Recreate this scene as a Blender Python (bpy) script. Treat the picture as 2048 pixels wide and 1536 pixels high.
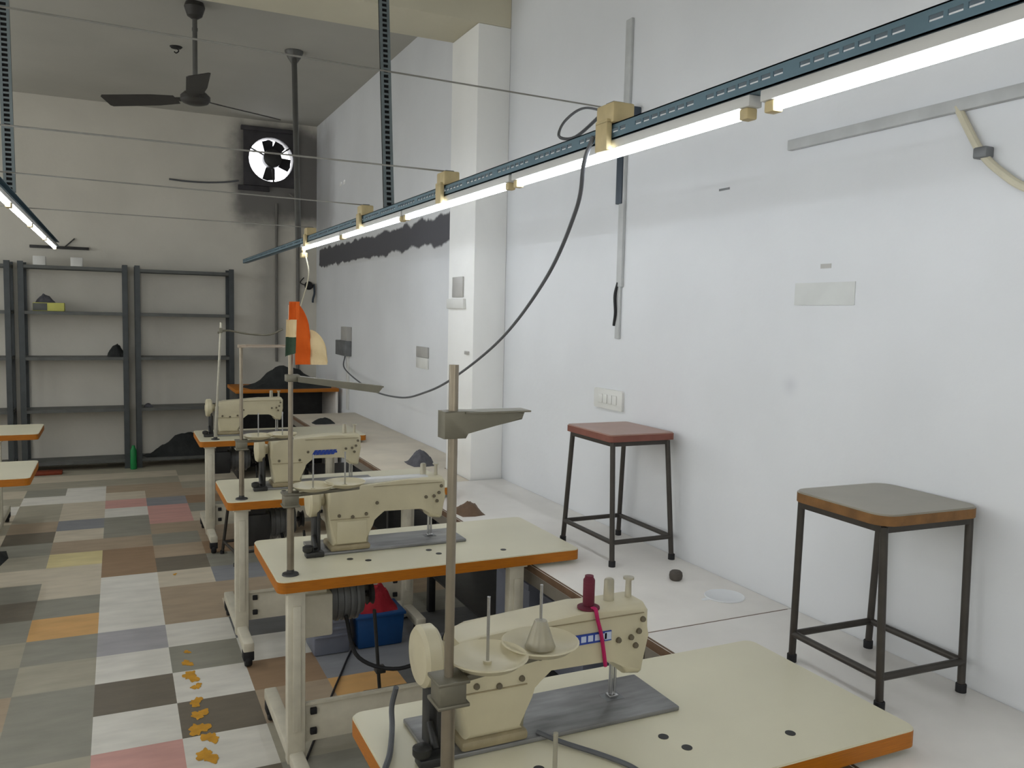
import bpy, bmesh, math, random
from math import pi, sin, cos, radians
from mathutils import Vector, Matrix, noise
random.seed(4)
S = bpy.context.scene
C = S.collection
for o in list(bpy.data.objects): bpy.data.objects.remove(o)

# ------------------------------------------------------------------ camera
H = 1.7
yaw, pitch, roll = radians(25.32), radians(4.736), radians(1.304)
fwd = Vector((sin(yaw), cos(yaw), 0)); rgt = Vector((cos(yaw), -sin(yaw), 0)); up = Vector((0, 0, 1))
f2 = fwd * cos(pitch) - up * sin(pitch); u2 = up * cos(pitch) + fwd * sin(pitch)
r3 = rgt * cos(roll) + u2 * sin(roll); u3 = u2 * cos(roll) - rgt * sin(roll)
cd = bpy.data.cameras.new('camera'); cam = bpy.data.objects.new('camera', cd); C.objects.link(cam)
m = Matrix((r3, u3, -f2)).transposed().to_4x4(); m.translation = Vector((0, 0, H)); cam.matrix_world = m
cd.sensor_width = 36; cd.lens = 1672 / 2048 * 36; cd.clip_start = 0.02
S.camera = cam
# ------------------------------------------------------------------ world (daylight seen through the exhaust opening) and exposure
W = bpy.data.worlds.new('world'); S.world = W; W.use_nodes = True
bg = W.node_tree.nodes['Background']; bg.inputs[0].default_value = (0.93, 0.95, 1, 1); bg.inputs[1].default_value = 6
TUBE = 23.0; FILL_GLOW = 2.7; BACK_FILL_GLOW = 1.55
S.view_settings.view_transform = 'Standard'; S.view_settings.look = 'None'
S.view_settings.gamma = 1; S.view_settings.use_curve_mapping = False
S.view_settings.exposure = 0.0

# ------------------------------------------------------------------ materials
def lin(c):
    return tuple(((v / 255) / 12.92 if v / 255 <= .04045 else ((v / 255 + .055) / 1.055) ** 2.4) for v in c)
def mat(name, rgb, rough=.6, metal=0, var=.08, scale=6, bump=0, bscale=60, stretch=None, spec=.4):
    m = bpy.data.materials.new(name); m.use_nodes = True
    n = m.node_tree.nodes; l = m.node_tree.links; b = n['Principled BSDF']
    c = lin(rgb)
    b.inputs['Roughness'].default_value = rough; b.inputs['Metallic'].default_value = metal
    b.inputs['Specular IOR Level'].default_value = spec
    tc = n.new('ShaderNodeTexCoord'); mp = n.new('ShaderNodeMapping'); l.new(tc.outputs['Object'], mp.inputs[0])
    if stretch: mp.inputs['Scale'].default_value = stretch
    nz = n.new('ShaderNodeTexNoise'); nz.inputs['Scale'].default_value = scale; nz.inputs['Detail'].default_value = 5
    l.new(mp.outputs[0], nz.inputs['Vector'])
    r = n.new('ShaderNodeValToRGB'); l.new(nz.outputs['Fac'], r.inputs[0])
    r.color_ramp.elements[0].position = .3; r.color_ramp.elements[1].position = .7
    r.color_ramp.elements[0].color = tuple(x * (1 - var) for x in c) + (1,)
    r.color_ramp.elements[1].color = tuple(min(1, x * (1 + var)) for x in c) + (1,)
    l.new(r.outputs[0], b.inputs['Base Color'])
    if bump:
        z = n.new('ShaderNodeTexNoise'); z.inputs['Scale'].default_value = bscale; z.inputs['Detail'].default_value = 3
        l.new(mp.outputs[0], z.inputs['Vector'])
        bp = n.new('ShaderNodeBump'); bp.inputs['Strength'].default_value = bump; bp.inputs['Distance'].default_value = .01
        l.new(z.outputs['Fac'], bp.inputs['Height']); l.new(bp.outputs[0], b.inputs['Normal'])
    return m
def emit(name, rgb, s):
    m = bpy.data.materials.new(name); m.use_nodes = True
    b = m.node_tree.nodes['Principled BSDF']
    b.inputs['Base Color'].default_value = (.8, .8, .8, 1)
    b.inputs['Emission Color'].default_value = rgb + (1,); b.inputs['Emission Strength'].default_value = s
    return m
def patched_wall(name, rgb, wall_patches, var=.04):
    """plain paint with separate painted, sooty or darkened patches: (axis, a0, a1, z0, z1, ragged, softness, rgb, strength)"""
    m = mat(name, rgb, .75, 0, var, 1.6, .12, 25)
    n = m.node_tree.nodes; l = m.node_tree.links; b = n['Principled BSDF']
    col = b.inputs['Base Color'].links[0].from_socket
    g = n.new('ShaderNodeNewGeometry'); sp = n.new('ShaderNodeSeparateXYZ'); l.new(g.outputs['Position'], sp.inputs[0])
    def rng(src, lo, hi):
        q = n.new('ShaderNodeMapRange'); q.interpolation_type = 'SMOOTHSTEP'
        q.inputs['From Min'].default_value = lo; q.inputs['From Max'].default_value = hi
        l.new(src, q.inputs['Value']); return q.outputs[0]
    def mul(a, bb):
        q = n.new('ShaderNodeMath'); q.operation = 'MULTIPLY'
        for i, v in enumerate((a, bb)):
            if isinstance(v, float): q.inputs[i].default_value = v
            else: l.new(v, q.inputs[i])
        return q.outputs[0]
    for ax, a0, a1, z0, z1, rag, so, c, st in wall_patches:
        nz = n.new('ShaderNodeTexNoise'); nz.inputs['Scale'].default_value = 5; nz.inputs['Detail'].default_value = 6
        l.new(g.outputs['Position'], nz.inputs['Vector'])
        q = n.new('ShaderNodeMath'); q.operation = 'MULTIPLY_ADD'; l.new(nz.outputs['Fac'], q.inputs[0])
        q.inputs[1].default_value = rag; q.inputs[2].default_value = -rag / 2
        zz = n.new('ShaderNodeMath'); zz.operation = 'ADD'; l.new(sp.outputs['Z'], zz.inputs[0]); l.new(q.outputs[0], zz.inputs[1])
        aa = n.new('ShaderNodeMath'); aa.operation = 'ADD'; l.new(sp.outputs[ax], aa.inputs[0]); l.new(q.outputs[0], aa.inputs[1])
        f = mul(mul(rng(zz.outputs[0], z0 - so, z0 + so), rng(zz.outputs[0], z1 + so, z1 - so)),
                mul(rng(aa.outputs[0], a0 - so, a0 + so), rng(aa.outputs[0], a1 + so, a1 - so)))
        f = mul(f, float(st))
        mx = n.new('ShaderNodeMix'); mx.data_type = 'RGBA'
        l.new(f, mx.inputs[0]); l.new(col, mx.inputs[6]); mx.inputs[7].default_value = lin(c) + (1,)
        col = mx.outputs[2]
    l.new(col, b.inputs['Base Color'])
    return m
M = dict(
    wall=patched_wall('white_wall_paint', (222, 224, 227), [('Y', 5.0, 9.75, 2.2, 2.4, .14, .012, (84, 84, 90), .97),
                                                            ('Y', 9.1, 9.95, 2.5, 3.7, .3, .25, (120, 118, 116), .55), ('Y', 2.19, 2.24, 1.455, 1.5, .05, .03, (188, 190, 198), .45)]),  # wide soft patch darkens the wall high up near the far corner
    wallfar=patched_wall('grimy_far_wall_paint', (212, 208, 198), [('X', 1.2, 2.3, 2.7, 3.75, .25, .12, (88, 86, 88), .85),
                                                               ('X', 1.45, 1.75, 1.2, 2.9, .2, .12, (130, 128, 124), .5)], .06),
    ceil=mat('grey_ceiling_paint', (178, 176, 168), .8, 0, .06, 1.2, .1, 20),
    pillar=mat('pillar_paint', (242, 242, 240), .75, 0, .04, 2, .1, 25),
    beam=mat('beam_paint', (206, 200, 178), .75, 0, .05, 2, .1, 25),
    lam=mat('cream_laminate', (220, 214, 188), .32, 0, .03, 4, 0),
    lam2=mat('white_bench_laminate', (236, 232, 226), .38, 0, .05, 5, 0),
    edge=mat('orange_wood_edge', (176, 104, 8), .5, 0, .18, 14, .1, 40, (1, 6, 30)),
    bedge=mat('brown_bench_edge', (108, 84, 64), .6, 0, .15, 20),
    mach=mat('cream_machine_enamel', (200, 191, 162), .35, 0, .06, 9, 0),
    machd=mat('grimy_cream_enamel', (150, 138, 110), .5, 0, .2, 18, 0),
    bed=mat('grey_steel_bed', (128, 128, 128), .3, .35, .35, 7, 0, stretch=(1, 5, 5)),
    leg=mat('cream_leg_paint', (206, 200, 182), .45, 0, .1, 14, 0),
    black=mat('black_rubber', (28, 28, 31), .6, 0, .15, 20),
    dark=mat('dark_grey_metal', (62, 62, 62), .45, .5, .15, 14),
    cast=mat('grey_cast_motor', (120, 122, 124), .5, .4, .15, 14),
    chrome=mat('bright_steel', (190, 190, 190), .22, .9, .05, 20),
    pole=mat('dull_steel_pole', (150, 140, 124), .35, .7, .12, 20),
    polel=mat('pale_steel_pole', (176, 172, 158), .35, .5, .1, 20),
    bracket=mat('olive_grey_steel', (126, 122, 108), .45, .5, .12, 14),
    rail=mat('blue_grey_rail_paint', (102, 128, 142), .42, .2, .1, 8),
    batten=mat('white_batten', (214, 214, 212), .45, 0, .04, 8),
    socket=mat('aged_cream_plastic', (202, 184, 140), .5, 0, .12, 18),
    slot=mat('slotted_channel_steel', (120, 130, 134), .45, .4, .1, 14),
    slotd=mat('channel_inside_black', (16, 16, 18), .8),
    rack=mat('dark_rack_steel', (74, 78, 80), .45, .3, .12, 10),
    shelf=mat('grey_shelf_steel', (96, 98, 96), .5, .25, .15, 8),
    fan=mat('dark_brown_fan', (64, 62, 60), .45, .2, .1, 12),
    rod=mat('grey_fan_rod', (104, 104, 102), .45, .4, .08, 12),
    soot=mat('sooty_board', (66, 64, 68), .8, 0, .2, 7, .1, 30),
    stoolleg=mat('stool_dark_steel', (72, 68, 64), .42, .5, .12, 18),
    seatr=mat('red_brown_seat_laminate', (168, 138, 126), .4, 0, .06, 8),
    seatre=mat('red_brown_seat_edge', (128, 78, 66), .5, 0, .1, 18),
    seatg=mat('grey_seat_laminate', (152, 147, 134), .4, 0, .06, 8),
    seatge=mat('worn_wood_seat_edge', (122, 86, 46), .6, 0, .25, 20, .15, 60),
    cable=mat('grey_cable', (92, 94, 98), .55, 0, .1, 14),
    wire=mat('grey_wire', (140, 138, 132), .55, 0, .1, 14),
    cond=mat('grey_wall_conduit', (188, 190, 190), .55, 0, .08, 14),
    condd=mat('dark_blue_conduit', (58, 68, 80), .5, 0, .1, 14),
    plate=mat('white_switch_plate', (222, 222, 218), .35, 0, .02, 8),
    plateg=mat('grey_switch_plate', (178, 176, 172), .4, 0, .05, 8),
    paper=mat('faded_grey_paper', (211, 213, 211), .85, 0, .06, 8),
    hose=mat('yellowed_hose', (204, 198, 176), .5, 0, .06, 14),
    orange=mat('orange_flag_cloth', (222, 98, 20), .8, 0, .08, 10, .2, 90),
    cream=mat('cream_flag_cloth', (226, 204, 160), .8, 0, .06, 10, .2, 90),
    green=mat('dark_green_flag_cloth', (56, 78, 60), .8, 0, .1, 10, .2, 90),
    cloth=mat('black_cloth', (44, 46, 46), .9, 0, .3, 10, .5, 40),
    cloth2=mat('blue_grey_cloth', (92, 92, 98), .9, 0, .3, 20, .5, 60),
    red=mat('red_rag', (150, 28, 40), .9, 0, .2, 12, .4, 50),
    whiterag=mat('white_rag', (206, 200, 192), .9, 0, .08, 12, .4, 50),
    blue=mat('blue_plastic', (26, 74, 128), .4, 0, .1, 8),
    lilac=mat('grey_blue_plastic', (118, 122, 136), .5, 0, .1, 8),
    maroon=mat('maroon_thread', (104, 34, 52), .7, 0, .12, 10, .3, 200, (1, 1, 30)),
    magenta=mat('magenta_cord', (176, 24, 88), .7, 0, .12, 30),
    yellow=mat('pale_yellow_box', (206, 204, 112), .6, 0, .06, 8),
    whitebox=mat('white_block', (214, 214, 212), .6, 0, .04, 8),
    greenp=mat('green_plastic', (26, 132, 70), .45, 0, .08, 8),
    rust=mat('rust_red_plastic', (122, 52, 26), .6, 0, .2, 10),
    apron=mat('grey_bench_apron', (132, 126, 116), .6, 0, .1, 8),
    lam3=mat('dusty_bench_laminate', (218, 208, 190), .45, 0, .08, 5, 0),
    screw=mat('dull_screw', (112, 104, 88), .45, .3, .1, 20),
    ball=mat('dark_brown_roll', (82, 76, 70), .7, 0, .15, 20),
    lid=mat('white_plastic_lid', (232, 234, 236), .4, 0, .02, 8),
    stickb=mat('blue_print', (40, 66, 150), .5, 0, .1, 30),
    stickw=mat('pale_blue_print', (190, 200, 222), .5, 0, .05, 30),
    trans=mat('cloudy_plastic', (226, 220, 200), .3, 0, .05, 20),
    stainy=mat('yellow_paint_stain', (206, 150, 44), .7, 0, .2, 20),
    tube=emit('lit_tube', (.91, .965, 1.03), TUBE),
    pane=emit('fill_glow_glass', (.95, .96, .92), FILL_GLOW),  # glow of the added left windows, fill light for the room
    back_fill_pane=emit('back_fill_glow_glass', (.95, .96, .92), BACK_FILL_GLOW),  # weaker glow of the added back window, also fill light
)
_ = M['trans'].node_tree.nodes['Principled BSDF']; _.inputs['Transmission Weight'].default_value = .7

# ------------------------------------------------------------------ mesh builder
class MB:
    def __init__(s): s.b = bmesh.new(); s.mi = 0
    def _faces(s, vs, mi):
        for v in vs:
            for f in v.link_faces: f.material_index = s.mi if mi is None else mi
    def poly(s, co, mi=None):
        f = s.b.faces.new([s.b.verts.new(c) for c in co]); f.material_index = s.mi if mi is None else mi; return f
    def hexa(s, p, bev=0, mi=None, seg=2):
        v = [s.b.verts.new(c) for c in p]
        fs = [s.b.faces.new([v[i] for i in q]) for q in ((0, 3, 2, 1), (4, 5, 6, 7), (0, 1, 5, 4), (1, 2, 6, 5), (2, 3, 7, 6), (3, 0, 4, 7))]
        for f in fs: f.material_index = s.mi if mi is None else mi
        if bev:
            es = list({e for f in fs for e in f.edges})
            bmesh.ops.bevel(s.b, geom=es, offset=bev, segments=seg, affect='EDGES', profile=.5)
        return fs
    def box(s, x0, x1, y0, y1, z0, z1, bev=0, mi=None, seg=2):
        return s.hexa([(x0, y0, z0), (x1, y0, z0), (x1, y1, z0), (x0, y1, z0), (x0, y0, z1), (x1, y0, z1), (x1, y1, z1), (x0, y1, z1)], bev, mi, seg)
    def bar(s, a, b, w, h, upv=(0, 0, 1), bev=0, mi=None):
        a = Vector(a); b = Vector(b); d = (b - a).normalized(); u = Vector(upv)
        sd = d.cross(u).normalized(); u = sd.cross(d).normalized()
        P = [q + sd * sx * w / 2 + u * sz * h / 2 for q in (a, b) for sx, sz in ((-1, -1), (1, -1), (1, 1), (-1, 1))]
        P = [P[0], P[1], P[5], P[4], P[3], P[2], P[6], P[7]]
        return s.hexa(P, bev, mi)
    def cyl(s, a, b, r0, r1=None, seg=14, mi=None, cap=True):
        r1 = r0 if r1 is None else r1
        return s.tube([a, b], [r0, r1], seg, mi, cap)
    def tube(s, path, r, seg=10, mi=None, cap=True, flat=1):
        path = [Vector(p) for p in path]; n = len(path)
        rr = r if isinstance(r, (list, tuple)) else [r] * n
        rings = []; prev = None
        for i, p in enumerate(path):
            d = (path[min(i + 1, n - 1)] - path[max(i - 1, 0)]).normalized()
            if prev is None:
                a = Vector((0, 0, 1)) if abs(d.z) < .9 else Vector((1, 0, 0))
                prev = d.cross(a).normalized()
            sd = (prev - d * prev.dot(d)).normalized(); prev = sd; u = d.cross(sd)
            rings.append([s.b.verts.new(p + sd * cos(2 * pi * k / seg) * rr[i] + u * sin(2 * pi * k / seg) * rr[i] * flat) for k in range(seg)])
        mi = s.mi if mi is None else mi
        for i in range(n - 1):
            for k in range(seg):
                f = s.b.faces.new((rings[i][k], rings[i][(k + 1) % seg], rings[i + 1][(k + 1) % seg], rings[i + 1][k])); f.material_index = mi
        if cap:
            for R in (rings[0][::-1], rings[-1]):
                f = s.b.faces.new(R); f.material_index = mi
        return rings
    def lathe(s, prof, o=(0, 0, 0), axis='Z', seg=28, mi=None):
        o = Vector(o); mi = s.mi if mi is None else mi
        def P(r, h, a):
            c, q = r * cos(a), r * sin(a)
            return o + Vector({'Z': (c, q, h), 'X': (h, c, q), 'Y': (q, h, c)}[axis])
        rings = []
        for r, h in prof:
            if r < 1e-6: rings.append([s.b.verts.new(P(0, h, 0))])
            else: rings.append([s.b.verts.new(P(r, h, 2 * pi * k / seg)) for k in range(seg)])
        for A, B in zip(rings, rings[1:]):
            for k in range(seg):
                k2 = (k + 1) % seg
                if len(A) == 1 and len(B) == 1: continue
                if len(A) == 1: q = (A[0], B[k2], B[k])
                elif len(B) == 1: q = (A[k], A[k2], B[0])
                else: q = (A[k], A[k2], B[k2], B[k])
                f = s.b.faces.new(q); f.material_index = mi
    def prism(s, pts, d0, d1, plane='XZ', bev=0, mi=None, seg=2):
        """polygon in a plane extruded along the third axis"""
        def P(a, b, d): return {'XZ': (a, d, b), 'XY': (a, b, d), 'YZ': (d, a, b)}[plane]
        A = [s.b.verts.new(P(a, b, d0)) for a, b in pts]; B = [s.b.verts.new(P(a, b, d1)) for a, b in pts]
        n = len(pts); fs = [s.b.faces.new(A), s.b.faces.new(B[::-1])]
        for i in range(n): fs.append(s.b.faces.new((A[i], B[i], B[(i + 1) % n], A[(i + 1) % n])))
        mi = s.mi if mi is None else mi
        for f in fs: f.material_index = mi
        if bev:
            es = [e for e in {e for f in fs[:2] for e in f.edges}]
            bmesh.ops.bevel(s.b, geom=es, offset=bev, segments=seg, affect='EDGES', profile=.5)
        return fs
    def build(s, name, mats, parent=None, loc=None, smooth=True):
        bmesh.ops.recalc_face_normals(s.b, faces=s.b.faces[:])
        me = bpy.data.meshes.new(name); s.b.to_mesh(me); s.b.free()
        for q in (mats if isinstance(mats, (list, tuple)) else [mats]): me.materials.append(M[q] if isinstance(q, str) else q)
        if smooth:
            me.polygons.foreach_set('use_smooth', [True] * len(me.polygons)); me.set_sharp_from_angle(angle=radians(35))
        o = bpy.data.objects.new(name, me); C.objects.link(o)
        if parent: o.parent = parent
        if loc: o.location = loc
        return o
def tag(o, label, cat, group=None, kind=None):
    if label: o['label'] = label
    if cat: o['category'] = cat
    if group: o['group'] = group
    if kind: o['kind'] = kind
    return o
def thing(name, label, cat, loc=(0, 0, 0), rz=0, group=None):
    o = bpy.data.objects.new(name, None); C.objects.link(o); o.empty_display_size = .1
    o.location = loc; o.rotation_euler = (0, 0, rz)
    return tag(o, label, cat, group)
def dup(root, loc, label, rz=None):
    r = root.copy(); C.objects.link(r); r.location = loc; r['label'] = label
    if rz is not None: r.rotation_euler = (0, 0, rz)
    for ch in list(root.children):
        c = ch.copy(); C.objects.link(c); c.parent = r
        for g in ch.children:
            d = g.copy(); C.objects.link(d); d.parent = c
    return r
def rrect(x0, x1, y0, y1, r, n=5):
    P = []
    for cx, cy, a in ((x1 - r, y1 - r, 0), (x0 + r, y1 - r, 90), (x0 + r, y0 + r, 180), (x1 - r, y0 + r, 270)):
        for i in range(n + 1):
            t = radians(a + 90 * i / n); P.append((cx + r * cos(t), cy + r * sin(t)))
    return P
def bez(p, n=24):
    """Catmull-Rom through points"""
    p = [Vector(q) for q in p]; p = [2 * p[0] - p[1]] + p + [2 * p[-1] - p[-2]]; out = []
    for i in range(1, len(p) - 2):
        for k in range(n):
            t = k / n
            out.append(.5 * ((2 * p[i]) + (p[i + 1] - p[i - 1]) * t + (2 * p[i - 1] - 5 * p[i] + 4 * p[i + 1] - p[i + 2]) * t * t + (3 * p[i] - p[i - 1] - 3 * p[i + 1] + p[i + 2]) * t ** 3))
    return out + [p[-2]]

# ------------------------------------------------------------------ room shell
XR, YF, ZC, XL, YB = 2.12, 9.9, 3.81, -3.4, -2.6
def struct(name, b, mats, **k): return tag(b.build(name, mats, **k), None, None, kind='structure')
TILE = dict(w=(180, 177, 169), b=(164, 155, 138), g=(118, 116, 106), d=(92, 85, 74), t=(138, 123, 104), n=(122, 100, 78), p=(168, 128, 120),
            y=(176, 164, 120), o=(172, 134, 84), l=(136, 134, 136), u=(112, 113, 116), k=(86, 86, 86), e=(136, 131, 116), r=(140, 100, 88))
TK = list(TILE)
K = 1.62
tmats = []
for k in TK:
    c = lin(TILE[k]); c = tuple(min(.8, v * K) for v in c)
    s = tuple(255 * (1.055 * v ** (1 / 2.4) - .055) for v in c)
    tmats.append(mat('floor_stone_' + k, s, .5, 0, .09, 5, .12, 14, (1, 3, 1)))
TMAP = {  # columns from x=.21+.324k, rows j=-3.. upward from y=4.07+.328j
    -5: 'gegdgegeetebgebebebee', -4: 'geggetgdgeebebwebebee', -3: 'getgegdgbegdteewgebeb', -2: 'eggegogbbytbubbwwebeb',
    -1: 'pwdwlwwwnntggwpbtebee', 0: 'wdwgwttbdtgtpputtebeb', 1: 'etnwkbtugnttbgntebeeb', 2: 'oouttnntggtbtgttebeeb', 3: 'ukuubgtunbtgtgttebeeb',
    4: 'kkukgtugkntgtgttebeeb', 5: 'ukukgtukkntgtgttebeeb'}
b = MB(); x0, y0 = .21, 4.07; tw, th = .324, .328
for k in range(-12, 6):
    for j in range(-21, 19):
        xa, xb = x0 + tw * k, x0 + tw * (k + 1); ya, yb = y0 + th * j, y0 + th * (j + 1)
        xa, xb = max(xa, XL), min(xb, XR); ya, yb = max(ya, YB), min(yb, YF)
        if xb - xa < .005 or yb - ya < .005: continue
        row = TMAP.get(k); c = row[j + 3] if row and 0 <= j + 3 < len(row) else random.choice('wbgdtetegl')
        b.poly([(xa, ya, 0), (xb, ya, 0), (xb, yb, 0), (xa, yb, 0)], TK.index(c))
b.box(XL, XR, YB, YF, -.12, -.004)
floor = struct('floor', b, tmats, smooth=False)
b = MB(); random.seed(11)
for sx, sy, sr, ang in ((.29, 4.3, .025, 0), (.28, 4.16, .04, 0), (.285, 4.0, .06, 20), (.30, 3.88, .035, 60), (.285, 3.72, .045, 10), (.29, 3.6, .05, 40), (.275, 3.47, .06, 0), (.31, 3.38, .05, 0), (.285, 3.24, .06, 0), (.31, 5.62, .02, 0)):
    P = []
    ph = [random.uniform(0, 6) for _ in range(4)]
    for i in range(40):
        a = 2 * pi * i / 40; r = sr * (.75 + .2 * sin(2 * a + ph[0]) + .14 * sin(3 * a + ph[1]) + .1 * sin(7 * a + ph[2]) + .06 * sin(12 * a + ph[3]))
        P.append((sx + r * .75 * cos(a), sy + r * 1.2 * sin(a), .0015))
    b.poly(P)
tag(b.build('paint_stain', 'stainy', floor), 'yellow paint splashes on the floor tiles', None)
b = MB(); b.box(XL, XR, YB, YF, ZC, ZC + .1); struct('ceiling', b, 'ceil')
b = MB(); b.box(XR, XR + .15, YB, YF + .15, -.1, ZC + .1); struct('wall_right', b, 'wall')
FILL_WINS = ((-1.4, .4), (2.2, 4.2), (5.6, 7.4), (7.8, 9.5))
b = MB(); e = [YB] + [v for w in FILL_WINS for v in w] + [YF + .15]
for i in range(0, len(e), 2): b.box(XL - .15, XL, e[i], e[i + 1], -.1, ZC + .1)
for ya, yb in FILL_WINS: b.box(XL - .15, XL, ya, yb, -.1, 1.1); b.box(XL - .15, XL, ya, yb, 2.9, ZC + .1)
struct('wall_left', b, 'pillar')
for i, (ya, yb) in enumerate(FILL_WINS):      # added left-side windows outside the frame, panes glow as fill light
    b = MB()
    for p in ((ya, ya + .05, 1.1, 2.9), (yb - .05, yb, 1.1, 2.9), (ya + .05, yb - .05, 1.1, 1.15), (ya + .05, yb - .05, 2.85, 2.9), ((ya + yb) / 2 - .02, (ya + yb) / 2 + .02, 1.15, 2.85)):
        b.box(XL - .1, XL - .04, *p, .003)
    w = struct('fill_window_%d' % (i + 1), b, 'leg')
    b = MB(); b.box(XL - .075, XL - .07, ya + .05, yb - .05, 1.15, 2.85); b.build('pane', 'pane', w)
b = MB(); bx0, bx1 = -2.6, 1.2
b.box(XL - .15, bx0, YB - .15, YB, -.1, ZC + .1); b.box(bx1, XR + .15, YB - .15, YB, -.1, ZC + .1)
b.box(bx0, bx1, YB - .15, YB, -.1, .9); b.box(bx0, bx1, YB - .15, YB, 2.9, ZC + .1); struct('wall_back', b, 'pillar')
b = MB()
for p in ((bx0, bx0 + .05, .9, 2.9), (bx1 - .05, bx1, .9, 2.9), (bx0 + .05, bx1 - .05, .9, .95), (bx0 + .05, bx1 - .05, 2.85, 2.9), (-.72, -.68, .95, 2.85)):
    b.box(p[0], p[1], YB - .1, YB - .04, p[2], p[3], .003)
w = struct('fill_window_5', b, 'leg')  # added window behind the camera, its pane glows as fill light
b = MB(); b.box(bx0 + .05, bx1 - .05, YB - .075, YB - .07, .95, 2.85); b.build('pane', 'back_fill_pane', w)
hx, hz, hr = 1.603, 3.383, .245
b = MB(); A = 32
ring = [(hx + hr * cos(2 * pi * i / A), hz + hr * sin(2 * pi * i / A)) for i in range(A)]
def sqr(a, s):
    c, q = cos(a), sin(a); k = s / max(abs(c), abs(q)); return (hx + c * k, hz + q * k)
sq = [sqr(2 * pi * i / A, .36) for i in range(A)]
for y in (YF, YF + .15):
    for i in range(A):
        j = (i + 1) % A; b.poly([(ring[i][0], y, ring[i][1]), (ring[j][0], y, ring[j][1]), (sq[j][0], y, sq[j][1]), (sq[i][0], y, sq[i][1])])
for i in range(A):
    j = (i + 1) % A; b.poly([(ring[i][0], YF, ring[i][1]), (ring[j][0], YF, ring[j][1]), (ring[j][0], YF + .15, ring[j][1]), (ring[i][0], YF + .15, ring[i][1])])
for xa, xb, za, zb in ((XL, hx - .36, -.1, ZC + .1), (hx + .36, XR, -.1, ZC + .1), (hx - .36, hx + .36, -.1, hz - .36), (hx - .36, hx + .36, hz + .36, ZC + .1)):
    b.box(xa, xb, YF, YF + .15, za, zb)
struct('wall_far', b, 'wallfar')
b = MB(); b.box(1.912, XR, 4.6, 5.02, 0, 3.375, .006); struct('trim_1', b, 'pillar')
b = MB(); b.box(XL, XR, 4.6, 5.02, 3.375, ZC, .006); struct('trim_2', b, 'beam')

# ------------------------------------------------------------------ worktop benches along the right wall
def bench(y0, y1, label, legs, lam='lam2'):
    t = thing('wall_bench', label, 'workbench', (0, y0, 0), 0, 'white worktops along the right wall')
    L = y1 - y0; b = MB()
    b.box(1.5, XR - .003, 0, L, .672, .7, .002); 
    b.mi = 1; b.box(1.488, 1.5, 0, L, .67, .7, .001)
    b.box(1.5, 2.1, -.0045, -.0005, .672, .699)
    b.build('worktop', [lam, 'bedge'], t)
    b = MB(); b.box(1.506, 1.522, .0, L, .608, .671); b.build('apron', 'apron', t)
    for y in legs:
        for x in (1.6, 2.06):
            b = MB(); b.box(x - .02, x + .02, y - y0 - .02, y - y0 + .02, 0, .672, .003); b.build('leg', 'dark', t)
    b = MB(); b.box(1.6, 2.08, .05, L - .05, .2, .215, .002); b.build('lower_shelf', 'dark', t)
    return t
bench(-.6, 2.148, 'white laminate wall bench nearest the camera, under the grey-topped stool', (-.4, 1.9))
bench(2.154, 4.585, 'white laminate wall bench under the red-brown stool and white plastic plate', (2.3, 4.4))
b3 = bench(5.03, 8.1, 'long dull white wall bench beyond the pillar, running to the far counter', (5.2, 7.9), 'lam3')
tp = [c for c in b3.children if c.name.startswith('worktop')][0]
b = MB(); b.box(1.5, 1.905, -.442, 0, .672, .7, .002); b.mi = 1; b.box(1.488, 1.5, -.442, 0, .67, .7, .001)
b.build('worktop', ['lam3', 'bedge'], b3)

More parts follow.
